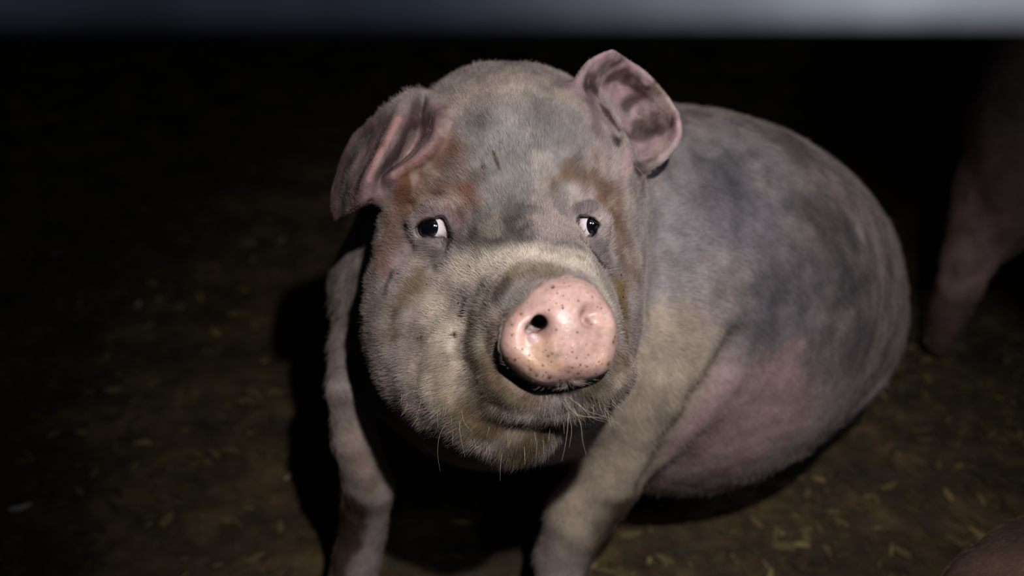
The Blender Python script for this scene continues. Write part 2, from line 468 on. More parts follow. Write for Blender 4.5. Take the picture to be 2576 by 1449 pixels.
# nostrils
a = on_disc(1352, 822, .012); S.cap(a, .0085, on_disc(1345, 838, .008), .0085, k=.010, mode='s')
S.cap(on_disc(1357, 812, .004), .0068, on_disc(1372, 800, -.04), .007, k=.004, mode='s')
S.cap(on_disc(1340, 828, .004), .0058, on_disc(1338, 832, -.02), .004, k=.004, mode='s')
S.ell(on_disc(1341, 849, -.0015), (.0058, .0055, .006), k=.003)
S.cap(on_disc(1480, 800, .007), .0095, on_disc(1515, 796, .006), .0075, k=.010, mode='s')
S.cap(on_disc(1466, 800, .002), .0045, on_disc(1476, 812, -.010), .003, k=.004, mode='s')
S.cap(on_disc(1472, 812, .001), .0026, on_disc(1496, 822, -.001), .0018, k=.003, mode='s')
S.ell(on_disc(1496, 806, -.006), (.0095, .0052, .007), k=.004)
# lip notch
S.cap(on_disc(1432, 962, .002), .004, on_disc(1430, 935, .006), .0025, k=.004, mode='s')
# mouth slit under the disc
def mouth_line(pts, r, k, push):
    q = [P(x, y, (S.march(x, y) or 1.1)+push) for x, y in pts]
    return [(p, r) for p in q]
ms = mouth_line([(1275,940),(1310,968),(1360,985),(1400,992),(1440,980),(1475,968)], .0040, .006, .0)
S.chain(ms, k=.008, mode='s')

# creases: shallow soft grooves and rolls on the head
HC = P(1290, 760, 1.2).astype(f32)
def crease(pts, amp, w, dlim=1.34):
    pp = cr_curve(pts, len(pts)*4)
    poly = np.array([((x-W/2)/FPX, -(y-H/2)/FPX) for x, y in pp], f32)
    c = np.array([poly[:, 0].mean()*1.2, poly[:, 1].mean()*1.2, 1.2], f32)
    rr = float(np.linalg.norm(poly*1.2-c[:2], axis=1).max())+.16
    def fn(p):
        x = p[:, 0]/p[:, 2]; y = p[:, 1]/p[:, 2]; d = np.full(len(p), 1e9, f32)
        for i in range(len(poly)-1):
            ax, ay = poly[i]; bx, by = poly[i+1]-poly[i]
            t = np.clip(((x-ax)*bx+(y-ay)*by)/(bx*bx+by*by+1e-12), 0, 1)
            d = np.minimum(d, (x-ax-bx*t)**2+(y-ay-by*t)**2)
        d = np.sqrt(d)*1.2
        return amp*np.exp(-(d/w)**2)*np.clip((dlim-p[:, 2])/.03, 0, 1)
    S.add(fn, c, rr, .0, 'd')
crease([(1190,700),(1215,760),(1165,830),(1150,880),(1185,930)], .0022, .009)      # fold round the muzzle
crease([(1250,690),(1300,655),(1370,650),(1430,670)], .0016, .008)
crease([(1235,735),(1290,690),(1350,675),(1410,690)], .0012, .006)
crease([(1545,700),(1585,800),(1580,900),(1530,980)], .0035, .009)
crease([(1130,600),(1118,640),(1090,680)], .0035, .005)
crease([(1055,600),(1015,640),(985,700)], .0030, .007)
crease([(1040,520),(1085,492),(1130,505),(1160,560)], .0030, .005)
crease([(1440,520),(1470,498),(1500,505),(1520,540)], .0025, .005)
crease([(1470,600),(1500,650),(1530,700)], .0030, .005)
crease([(1235,1010),(1290,1035),(1380,1045),(1480,1010)], .0022, .006)
crease([(1010,720),(1060,760),(1065,840)], -.003, .02)
crease([(1230,560),(1290,540),(1360,560)], -.003, .02)
crease([(1120,420),(1160,470),(1160,540)], .0022, .012)
crease([(1440,420),(1415,470),(1420,540)], .0022, .012)
crease([(1255,790),(1225,860),(1245,930)], .0022, .006)

# skin folds on the trunk
fo = [(P(x, y, (S.march(x, y) or 1.4)+dz), r) for x, y, r, dz in ((1848,850,.004,.006), (1815,930,.010,.004), (1765,1010,.013,.004), (1700,1110,.013,.004), (1640,1215,.014,.008))]
S.chain(fo, k=.028, mode='s')
S.cap(P(2230, 960, 1.66), .006, P(2040, 1150, 1.68), .006, k=.025, mode='s')
def skin_noise(p):
    return (vnoise(p, 55, 3)-.5)*.0016+(vnoise(p, 22, 5)-.5)*.0035
S.add(skin_noise, P(1400, 700, 1.4), 3.0, 0, 'd')

X = axis_lines(-.34, .80, -.205, .215, .0019, .0048)
Y = axis_lines(-.50, .30, -.19, .265, .0019, .0048)
Z = axis_lines(.93, 2.10, .97, 1.33, .0022, .0052)
V, Q = surface_nets(S, X, Y, Z)
print('eyes', [e[5] for e in EYES], S.eval(P(1090,574,EYES[0][5]+.001)[None]), S.eval(P(1090,574,EYES[0][5]+.006)[None])); print('pig mesh', len(V), len(Q), round(time.time()-T0, 1), 's')
N = mesh_normals(V, Q)
lowest = to_world(V)[:, 2].min(); print('lowest z', lowest)

# ---- colouring: patches of skin, hair colour, dirt and some painted shade placed on the body in 3-D
def surf_pt(px, py):
    d = S.march(px, py)
    return P(px, py, d if d else 1.5)
SKIN = srgb(168, 152, 150)
tint = np.tile(SKIN, (len(V), 1)); wet = np.zeros(len(V)); dens = np.ones(len(V)); hlen = np.ones(len(V))
ns = fbm(V, 30, 11, 3)-.5
def patch(pts, rad, col, s=1.0, soft=.5, jit=.5, attr=None, val=None):
    """blend a colour (or a scalar) around a polyline of surface points"""
    q = [surf_pt(x, y) for x, y in pts]
    return patch3(q, rad, col, s, soft, jit)
def patch3(q, rad, col, s=1.0, soft=.5, jit=.5):
    c = np.mean(q, 0); R = max(np.linalg.norm(np.array(q)-c, axis=1).max(), 0)+rad*1.6
    idx = np.flatnonzero(((V-c)**2).sum(1) < R*R)
    p = V[idx]; d = np.full(len(idx), 1e9)
    if len(q) == 1: d = np.linalg.norm(p-q[0], axis=1)
    for a, b in zip(q[:-1], q[1:]): d = np.minimum(d, seg_dist(p, np.array(a), np.array(b)))
    d = d+ns[idx]*rad*jit*2
    w = np.clip((rad-d)/(rad*soft)+.0, 0, 1); w = w*w*(3-2*w)*s
    if col is not None: tint[idx] = tint[idx]*(1-w[:, None])+np.array(col)*w[:, None]
    return idx, w
C = srgb
# trunk and neck
patch([(1300,215),(1200,240),(1400,250)], .06, C(176,160,148), .7, .9)
patch([(1250,330),(1380,340)], .07, C(150,145,146), .8, .8)
patch([(1750,420),(1700,600),(1900,400)], .12, C(150,145,152), .8, .9)
patch([(1900,560),(1950,740),(2100,700)], .12, C(118,112,120), .8, .9)
patch([(2080,560),(2120,700)], .09, C(84,77,78), .8, .9)  # dirty rump, darkened further in the colour for the torch's falloff
patch([(2150,850),(2050,900)], .09, C(100,92,98), .7, .9)
patch([(1870,800),(1950,820)], .08, C(112,106,112), .7, .9)
patch([(1800,1050),(1720,1180),(1950,1020)], .10, C(176,146,146), .9, .6)
patch([(1720,880),(1660,1000),(1560,1180),(1450,1300)], .07, C(186,168,150), .9, .5)
patch([(1600,1260),(1560,1350)], .04, C(120,104,86), .6, .9)
# face, upper: grey mauve
patch([(1200,430),(1300,420),(1400,440)], .075, C(132,128,128), .9, .9)
patch([(1290,520)], .06, C(130,126,122), .8, .9)
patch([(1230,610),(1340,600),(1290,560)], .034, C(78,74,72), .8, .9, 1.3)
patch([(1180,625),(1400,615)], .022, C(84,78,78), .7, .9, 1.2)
# ears
def near(q, r): return np.flatnonzero(((V-q)**2).sum(1) < r*r)
earR = np.array(EAR_R); earL = np.array(EAR_L)
for g, col in ((earR, C(170,138,146)), (earL, C(150,116,120))):
    for row in g[1:]:
        patch3(list(row), .028, col, .85, .7, .2)
# ginger patches above each eye and down both temples
G1, G2 = C(124,80,54), C(100,66,48)
for x, y, r in ((1125,445,.020),(1165,405,.018),(1120,480,.022),(1080,500,.022),(1185,470,.022),(1035,510,.020),(1000,535,.020),(1160,500,.018),(1150,375,.012)):
    patch([(x, y)], r*1.5, G1, .62, 1.0, .7)
for x, y, r in ((1135,375,.020),(1105,415,.026),(1060,450,.026),(1015,480,.026),(1095,465,.026),(1150,465,.024),(1185,500,.020),(1040,430,.016),(1150,425,.020),(1000,510,.022)):
    patch([(x, y)], r*1.3, G1, .62, .9, .9)
for x, y, r in ((1060,470,.022),(1110,485,.016),(1010,500,.018)): patch([(x, y)], r*1.3, G2, .6, .9, .9)
for x, y, r in ((1420,440,.016),(1450,450,.020),(1490,440,.022),(1520,465,.022),(1395,470,.016),(1535,505,.024),(1470,478,.016),(1500,400,.014),(1545,540,.022)):
    patch([(x, y)], r*1.3, C(120,86,60), .66, .9, .9)
for x, y, r in ((1550,560,.026),(1570,620,.026),(1585,680,.024)): patch([(x, y)], r*1.3, C(126,98,80), .7, .9, .6)
for x, y, r in ((975,560,.026),(965,620,.026),(960,680,.022),(1010,600,.018)): patch([(x, y)], r*1.3, C(142,108,96), .7, .9, .6)
patch([(990,540),(970,600),(965,680)], .028, C(158,124,112), .8, .9)
# around the eyes: mauve
patch([(1060,545),(1090,530),(1130,545),(1150,590)], .018, C(124,102,106), .85, .8, .3)
patch([(1050,620),(1090,640)], .024, C(106,92,96), .8, .9)
patch([(1460,530),(1490,525)], .014, C(112,98,102), .85, .8, .3)
patch([(1490,610),(1530,650)], .016, C(112,98,106), .8, .9)
# muzzle: cream with yellow-green stains
patch([(1160,690),(1240,665),(1340,640),(1440,650)], .030, C(222,207,194), .95, .8)
patch([(1100,760),(1120,850)], .055, C(218,202,188), .95, .9)
patch([(1060,930),(1150,1000)], .055, C(208,190,174), .95, .9)
patch([(1030,735),(1000,780),(990,830),(1060,715)], .034, C(112,92,58), .85, .8, 1.0)
patch([(1000,790),(985,840)], .018, C(84,68,44), .7, .9, 1.0)
patch([(1430,650),(1500,700),(1530,760)], .020, C(196,188,172), .8, .9, .5)
patch([(1300,680),(1350,672),(1400,685)], .017, C(136,124,92), .75, .9, .8)
patch([(1262,722),(1248,752)], .012, C(92,80,62), .8, .9, .8)
patch([(1310,745),(1285,775)], .010, C(170,172,156), .7, .9, .5)
patch([(1215,755),(1200,820),(1225,880)], .022, C(184,168,148), .8, .9, .6)
patch([(1185,800),(1175,860),(1195,920)], .012, C(128,112,84), .7, .9, .9)
patch([(1245,810),(1240,850)], .013, C(186,152,136), .8, .9, .5)
patch([(1230,960),(1300,990),(1240,1000)], .030, C(134,112,86), .8, .9, .9)
patch([(1240,1070),(1300,1100),(1370,1080),(1300,1130)], .040, C(92,74,50), .92, .8, .8)
patch([(1130,1010),(1180,1040)], .022, C(160,138,106), .7, .9, .6)
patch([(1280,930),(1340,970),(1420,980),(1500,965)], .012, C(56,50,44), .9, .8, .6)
patch([(1555,720),(1570,780),(1575,850)], .018, C(140,112,62), .9, .8, .8)
patch([(1570,900),(1560,980),(1500,1010)], .026, C(120,106,84), .8, .9, .8)
patch([(1170,755),(1160,790)], .0050, C(40,36,32), .95, .7, .6)
patch([(1230,570),(1340,560)], .020, C(100,94,92), .6, 1.0, 1.4)
patch([(1060,850)], .006, C(84,74,62), .8, .8, .8)
patch([(1145,842)], .0045, C(40,38,34), .9, .7, .8)
# tear stain and marks; crease shade and ear light and shade painted in
patch([(1134,602),(1124,625),(1108,645),(1096,672)], .0095, C(34,28,28), .97, .8, .6)
patch([(1462,600),(1480,622),(1500,645),(1520,672)], .0055, C(48,40,40), .92, .8, .6)
patch([(1216,420)], .004, C(50,46,46), .95, .6, .3)
patch([(1240,382),(1256,425)], .0022, C(84,56,44), .9, .6, .3)
patch([(1206,690)], .002, C(30,30,30), .9, .6, .3)
patch([(985,690),(974,715),(970,740)], .009, C(48,38,34), .9, .8, .6)  # cheek wrinkle: the shade in the crease is painted dark
patch([(1545,145),(1500,200),(1488,260),(1500,330)], .014, C(120,96,104), .8, .9, .4)  # shade of the upright ear's hollow painted into the skin colour
patch([(1580,380),(1575,430)], .012, C(196,158,164), .8, .9, .4)  # lit inner lobe, lightened in the skin colour
EARM = (((1473,222),(1512,182),(1556,154),.0050), ((1498,228),(1530,200),(1568,180),.0045), ((1573,272),(1612,246),(1655,226),.0062), ((1606,284),(1650,300),(1690,298),.0065),
        ((1552,358),(1600,332),(1688,307),.0042), ((1534,290),(1540,300),(1550,315),.0075), ((1602,431),(1618,424),(1634,412),.0050), ((1640,190),(1660,215),(1676,235),.0040), ((1560,330),(1600,310),(1640,292),.0045),
        ((1590,200),(1620,225),(1640,250),.0045))
for a_, m_, b_, r_ in EARM:
    patch([a_, m_, b_], r_*2.3, C(62,42,40), .88, .9, 1.5)
patch([(1050,275),(1025,340),(990,400),(965,440)], .022, C(70,54,54), .9, .8, .5)  # folded ear's cavity darkened in the colour, as shade
patch([(930,340),(890,380),(870,450),(865,520)], .022, C(82,75,80), .85, .8, .3)  # outer flap turned from the torch, its shade painted in
patch([(1000,300),(955,385),(930,450)], .0055, C(196,146,142), .9, .6, .2)
# front leg on the left: dirt on its lower outer side
patch([(885,1285),(865,1350),(850,1430)], .034, C(74,56,42), .95, .6, .6)
patch([(1560,1280),(1530,1350),(1500,1440)], .030, C(84,68,50), .9, .9, .6)
patch([(930,1220),(880,1100)], .03, C(186,160,150), .8, .8, .3)
# snout disc: pink, wet, speckled
qd = V-DC; u_ = qd@du; v_ = qd@dv; w_ = qd@dn
ii = np.flatnonzero((np.abs(u_) < .08) & (np.abs(v_) < .08) & (w_ > -.035) & (w_ < .03))
sd = poly_sd(u_[ii].astype(f32), v_[ii].astype(f32), DPOLY)
wd = np.clip((.004-sd)/.003, 0, 1)*np.clip((w_[ii]+.024)/.006, 0, 1)
pink = C(214,174,166); nz = fbm(V[ii], 60, 5, 3)[:, None]
pc = pink*(1-.0*nz)+(C(204,164,140)-pink)*np.clip((nz-.45)*4, 0, 1)*np.clip((-v_[ii][:, None])/.04+.3, 0, 1)
tint[ii] = tint[ii]*(1-wd[:, None])+pc*wd[:, None]
wet[ii] = np.maximum(wet[ii], wd*.8)
isdisc = np.zeros(len(V)); isdisc[ii] = wd
patch3([on_disc(1358, 815, -.002), on_disc(1345, 838, -.002)], .013, C(150,104,104), .7, .9, .2)
patch3([on_disc(1362, 812, -.008), on_disc(1372, 800, -.04)], .009, C(30,14,14), .95, .6, .1)
patch3([on_disc(1340, 830, -.008)], .006, C(60,34,34), .8, .6, .1)
patch3([on_disc(1341, 849, .002)], .006, C(210,180,184), .9, .6, .1)
patch3([on_disc(1472, 803, 0), on_disc(1490, 816, -.001)], .0045, C(130,92,88), .8, .9, .2)
SPECK = ((1391,724,3.6),(1402,738,2.2),(1417,744,2.2),(1381,780,3.0),(1416,775,3.4),(1415,768,2.4),(1400,763,2),(1310,789,2.6),(1287,816,2.6),(1288,843,2),(1455,757,2.4),
                (1400,829,2.4),(1314,878,2.4),(1295,875,1.6),(1372,881,2),(1402,893,1.5),(1366,919,3.2),(1382,950,4.2),(1335,929,2.6),(1388,910,2),(1480,893,2.2),(1475,867,2),(1460,918,3.6),
                (1477,922,3),(1440,925,2.6),(1500,920,2.4),(1543,861,3.2),(1548,848,2.6),(1531,916,4.0),(1340,900,1.2),(1432,720,2),(1430,935,2.6),(1500,940,2.4),(1412,880,1.2),(1452,836,3.0),(1376,862,1.4),(1445,870,1.2),
                (1278,900,3.4),(1350,945,3),(1410,955,3),(1455,940,3.2),(1425,903,1.4),(1438,875,1.4),(1350,767,1.2),(1520,870,1.3),(1345,905,1.2))
for x, y, r in SPECK:
    patch3([on_disc(x, y, .001)], r*.00078+.0006, C(104,66,44), .8, .8, .3)
patch3([on_disc(1400,930,.001), on_disc(1470,925,.001)], .010, C(176,128,104), .35, 1.0, 1.0)
# dark rims of the eye openings
for name, c, r, ap, gaze, d0 in EYES:
    i3 = near(c, .034); p = V[i3]
    sdv = poly_sd((p[:, 0]/p[:, 2]*d0).astype(f32), (p[:, 1]/p[:, 2]*d0).astype(f32), px_poly_m(ap, d0))
    w = np.clip((.0032-sdv)/.0022, 0, 1)
    tint[i3] = tint[i3]*(1-w[:, None])+C(34,26,36)*w[:, None]; wet[i3] = np.maximum(wet[i3], w*.7)
# muck worked into the coat: warm brown-green blotches low on the face, grey on the brow; fold shade streaked on the trunk
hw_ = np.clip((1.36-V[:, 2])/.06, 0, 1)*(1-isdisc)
b1 = np.clip((fbm(V, 45, 71, 4)-.53)*9, 0, 1)*hw_*np.clip((.02-V[:, 1])/.08, 0, 1)
tint = tint*(1-.38*b1[:, None])+C(104,86,58)*.38*b1[:, None]
b2 = np.clip((fbm(V*np.array([1.0, .45, 1.0]), 60, 83, 4)-.54)*9, 0, 1)*hw_
tint = tint*(1-.30*b2[:, None])+C(84,78,74)*.30*b2[:, None]
b3 = np.clip((fbm(V, 34, 97, 4)-.55)*9, 0, 1)*hw_
tint = tint*(1-.30*b3[:, None])+C(206,188,176)*.30*b3[:, None]
b4 = np.clip((fbm(V*np.array([1.0, .22, 1.0]), 30, 91, 4)-.50)*9, 0, 1)*(1-hw_)*(1-isdisc)*np.clip((V[:, 1]+.16)/.08, 0, 1)
tint = tint*(1-.42*b4[:, None])+C(80,73,78)*.42*b4[:, None]  # dark vertical streaks paint the shade of skin folds on the trunk
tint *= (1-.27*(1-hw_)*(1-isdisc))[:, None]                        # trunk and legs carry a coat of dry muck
# scattered grime on everything
g1 = np.clip((fbm(V, 16, 41, 4)-.55)*5, 0, 1)*(1-isdisc)
tint *= (1-.30*g1[:, None]); 
tint = np.clip(tint, 0, 1)

WV = to_world(V); base = WV[:, :2].mean(0); root = np.array([base[0], base[1], 0.0])
pig = thing('pig', 'muddy pink pig sitting on the dark floor with snout raised towards the camera', 'pig', root)
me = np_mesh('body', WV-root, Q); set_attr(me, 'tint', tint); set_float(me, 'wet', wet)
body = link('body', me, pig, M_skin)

# ---- eyeballs
def eye_material():
    m, nt, b = mat_new('eye_surface'); L = nt.links.new
    tc = nd(nt, 'ShaderNodeTexCoord'); sep = nd(nt, 'ShaderNodeSeparateXYZ')
    nrm = nd(nt, 'ShaderNodeVectorMath', operation='NORMALIZE'); L(tc.outputs['Object'], nrm.inputs[0]); L(nrm.outputs[0], sep.inputs[0])
    r = nd(nt, 'ShaderNodeValToRGB'); e = r.color_ramp.elements
    e[0].position = .50; e[0].color = (*C(226,204,210), 1); e[1].position = .80; e[1].color = (*C(14,15,22), 1)
    q = e.new(.755); q.color = (*C(232,222,228), 1); q = e.new(.775); q.color = (*C(20,18,24), 1); q = e.new(.95); q.color = (*C(8,9,14), 1)
    L(sep.outputs['Z'], r.inputs[0]); L(r.outputs[0], b.inputs['Base Color'])
    b.inputs['Roughness'].default_value = .08; b.inputs['Coat Weight'].default_value = .6
    return m
M_eye = eye_material()
def uv_sphere(name, r, seg=40, ring=24, scale=(1, 1, 1)):
    th = np.linspace(0, 2*math.pi, seg, endpoint=False); ph = np.linspace(0, math.pi, ring+1)
    V_ = [[math.sin(a)*math.cos(t), math.sin(a)*math.sin(t), math.cos(a)] for a in ph[1:-1] for t in th]
    V_ = np.array(V_+[[0, 0, 1], [0, 0, -1]])*r*np.array(scale); F_ = []
    n = ring-1
    for i in range(n-1):
        for j in range(seg): F_.append((i*seg+j, (i+1)*seg+j, (i+1)*seg+(j+1) % seg, i*seg+(j+1) % seg))
    for j in range(seg):
        F_.append((n*seg, j, (j+1) % seg)); F_.append((n*seg+1, (n-1)*seg+(j+1) % seg, (n-1)*seg+j))
    me_ = bpy.data.meshes.new(name); me_.from_pydata([tuple(v) for v in V_], [], F_)
    me_.polygons.foreach_set('use_smooth', np.ones(len(me_.polygons), bool)); return me_
for (name, c, r, ap, gaze, d0), g in zip(EYES, ((-.34, .0, -.94), (.46, .0, -.88))):
    o = link('eye', uv_sphere('eye', r), body, M_eye, to_world(c)-root)
    o.parent = pig
    gw = Vector(dir_world(np.array(g))); o.rotation_euler = gw.to_track_quat('Z', 'Y').to_euler()

# ---- hair
def grow(parent, name, V, Q, N, tint, dens, leng, flow, n, rad, seed, bend=.25, lift=.2, mat=None, origin=None, jitter=.16, pale=.3):
    """bristles rooted on the skin; every bristle is a real curve"""
    rng = np.random.default_rng(seed)
    e1 = V[Q[:, 2]]-V[Q[:, 0]]; e2 = V[Q[:, 3]]-V[Q[:, 1]]
    ar = np.linalg.norm(np.cross(e1, e2), axis=1)*.5*dens[Q].mean(1)
    f = rng.choice(len(Q), n, p=ar/ar.sum()); a = rng.random(n)[:, None]; b = rng.random(n)[:, None]
    def at(A): return (A[Q[f, 0]]*(1-a)+A[Q[f, 1]]*a)*(1-b)+(A[Q[f, 3]]*(1-a)+A[Q[f, 2]]*a)*b
    p = at(V); nn = at(N); nn /= np.linalg.norm(nn, axis=1)[:, None]+1e-9
    t = at(flow); t = t-(t*nn).sum(1)[:, None]*nn; t /= np.linalg.norm(t, axis=1)[:, None]+1e-9
    cl = (np.stack([vnoise(p, 70, seed+k) for k in range(3)], 1)-.5)*.55
    t = t+rng.normal(0, jitter, (n, 3))+cl; d = t*(1-lift)+nn*lift; d /= np.linalg.norm(d, axis=1)[:, None]
    Ln = (at(leng[:, None])*(rng.random(n)[:, None]*.7+.5))
    K = 4; pts = np.empty((n, K, 3))
    for k in range(K):
        s_ = k/(K-1); pts[:, k] = p+d*Ln*s_-nn*Ln*(s_**2)*bend*lift*2
    cu = bpy.data.hair_curves.new(name); cu.add_curves([K]*n)
    cu.points.foreach_set('position', (pts-(origin if origin is not None else 0)).astype(f32).ravel())
    rr = np.tile(np.array([1, .85, .6, .15])*rad, n)
    cu.attributes.new('radius', 'FLOAT', 'POINT').data.foreach_set('value', rr.astype(f32))
    c = at(tint); lm = c.mean(1)[:, None]; c = c*(1-pale*.5)+np.array([.63, .56, .50])*pale*np.clip(lm*3-.25, 0, 1.4); c = c*(.75+.6*rng.random(n)[:, None])
    at_ = cu.attributes.new('tint', 'FLOAT_COLOR', 'CURVE')
    at_.data.foreach_set('color', np.hstack([np.clip(c, 0, 1), np.ones((n, 1))]).astype(f32).ravel())
    cu.materials.append(mat or M_hair)
    o = bpy.data.objects.new(name, cu); COL.objects.link(o)
    if parent is not None: o.parent = parent
    o['kind'] = 'stuff'
    return o
head_w = np.clip((1.36-V[:, 2])/.06, 0, 1)*np.clip((V[:, 1]+.24)/.04, 0, 1)
snout = DC+dn*-.02
fl_head = V-snout; fl_head /= np.linalg.norm(fl_head, axis=1)[:, None]
fl_body = np.tile(np.array([.55, -.55, .5]), (len(V), 1))
fl_body[:, 0] = np.where(V[:, 1] < -.22, .0, .55)
flow = fl_head*head_w[:, None]+fl_body*(1-head_w[:, None])
dens = np.ones(len(V))*(.35+1.9*head_w)
dens *= 1-isdisc
leng = .0088*head_w+.012*(1-head_w)
leng *= 1+.8*np.clip((.02-(V[:, 1]+.10))/.08, 0, 1)*head_w
for name, c, r, ap, gaze, d0 in EYES:
    dd = np.linalg.norm(V-c, axis=1); dens *= np.clip((dd-.020)/.008, 0, 1)
for g in (earR, earL):
    gm = g[1:].reshape(-1, 3)
    dd = np.full(len(V), 9.0)
    for q in cr_curve(gm, 60): dd = np.minimum(dd, np.linalg.norm(V-q, axis=1))
    w = np.clip((dd-.012)/.02, 0, 1); dens *= .12+.88*w; leng *= .45+.55*w
dens *= (N[:, 2] < .45)+.15
grow(pig, 'bristles', WV, Q, dir_world(N), tint, dens, leng, dir_world(flow), 230000, .00010, 5, origin=root)

# long chin whiskers
def whiskers(lines, rad, parent, origin, name='whiskers'):
    cu = bpy.data.hair_curves.new(name); K = 12
    P_ = np.array([cr_curve(l, K) for l in lines]); cu.add_curves([K]*len(lines))
    cu.points.foreach_set('position', (P_-origin).astype(f32).ravel())
    cu.attributes.new('radius', 'FLOAT', 'POINT').data.foreach_set('value', np.tile(np.linspace(1, .3, K)*rad, len(lines)).astype(f32))
    c = np.tile(np.append(C(190, 172, 150), 1), (len(lines), 1))
    cu.attributes.new('tint', 'FLOAT_COLOR', 'CURVE').data.foreach_set('color', c.astype(f32).ravel())
    cu.materials.append(M_hair); o = bpy.data.objects.new(name, cu); COL.objects.link(o); o.parent = parent; o['kind'] = 'stuff'
    return o
WL = []
def wk(pts, dd=.0):
    d = (S.march(*pts[0]) or 1.15)
    WL.append([to_world(P(x, y, d-.001-dd*i)) for i, (x, y) in enumerate(pts)])
wk([(1122,1066),(1106,1095),(1101,1140),(1107,1185)]); wk([(1155,1060),(1158,1095),(1170,1150)], .001)
wk([(1262,1140),(1259,1175),(1258,1210)]); wk([(1430,1035),(1428,1075),(1422,1120),(1413,1160)], .004)
wk([(1440,1020),(1460,1065),(1466,1110),(1475,1145)], .004); wk([(1425,1020),(1455,1045),(1500,1050),(1560,1066)], .004)
wk([(1420,1005),(1450,1040),(1490,1050),(1520,1048)], .004); wk([(1432,1000),(1480,1035),(1530,1050),(1562,1072)], .004)
wk([(1430,1040),(1438,1080),(1432,1125)], .004); wk([(1450,1010),(1490,1050),(1525,1062)], .004)
wk([(1416,1010),(1432,1035),(1465,1052)], .004); wk([(1160,1030),(1168,1062),(1190,1090)], .001)
wk([(1600,420),(1618,440),(1636,480)], .002); wk([(1585,455),(1575,475),(1565,520)], .0)
for _ in range(45):
    x = random.uniform(1000, 1560); y = 1150-abs(x-1300)*.40+random.uniform(-60, -5)
    dx = random.gauss((x-1300)*.05, 8); L_ = random.uniform(14, 44)
    if S.march(x, y): wk([(x, y), (x+dx*.4, y+L_*.5), (x+dx, y+L_)], .001)
whiskers(WL, .00016, pig, root)

# ---- hooves of the sitting pig
def hoof_mat():
    m, nt, b = mat_new('hoof_horn'); b.inputs['Base Color'].default_value = (*C(70,58,48), 1); b.inputs['Roughness'].default_value = .6
    n = nd(nt, 'ShaderNodeTexNoise', i_Scale=60.0); r = nd(nt, 'ShaderNodeBump', i_Strength=.5, i_Distance=.002)
    nt.links.new(n.outputs[0], r.inputs['Height']); nt.links.new(r.outputs[0], b.inputs['Normal']); return m
M_hoof = hoof_mat()
def hoof_mesh(yaw):
    """cloven hoof: two horn toes side by side, origin at the ground"""
    h = Sdf(); c_, s_ = math.cos(yaw), math.sin(yaw)
    R = lambda x, y, z: (x*c_-y*s_, x*s_+y*c_, z)
    for sy in (-1, 1):
        h.cap(R(-.012, sy*.017, .042), .017, R(.024, sy*.019, .014), .013, k=.006)
        h.cap(R(-.034, sy*.022, .056), .007, R(-.046, sy*.024, .044), .005, k=.004)
    h.add(lambda p: p[:, 2], (0, 0, -.1), .2, .003, 's') if False else None
    a = np.arange(-.072, .073, .0036); n = (len(a)-1)//8*8; a = a[:n+1]
    z = np.arange(-.012, .09, .0036); z = z[:(len(z)-1)//8*8+1]
    v, q = surface_nets(h, a, a, z); v[:, 2] = np.maximum(v[:, 2], .001)
    return np_mesh('hoof', v, q)
for w in (to_world(ft), to_world(leg_down(870, 1560, .03))):
    link('hoof', hoof_mesh(-math.pi/2), pig, M_hoof, (w[0]-root[0], w[1]-.012-root[1], 0))

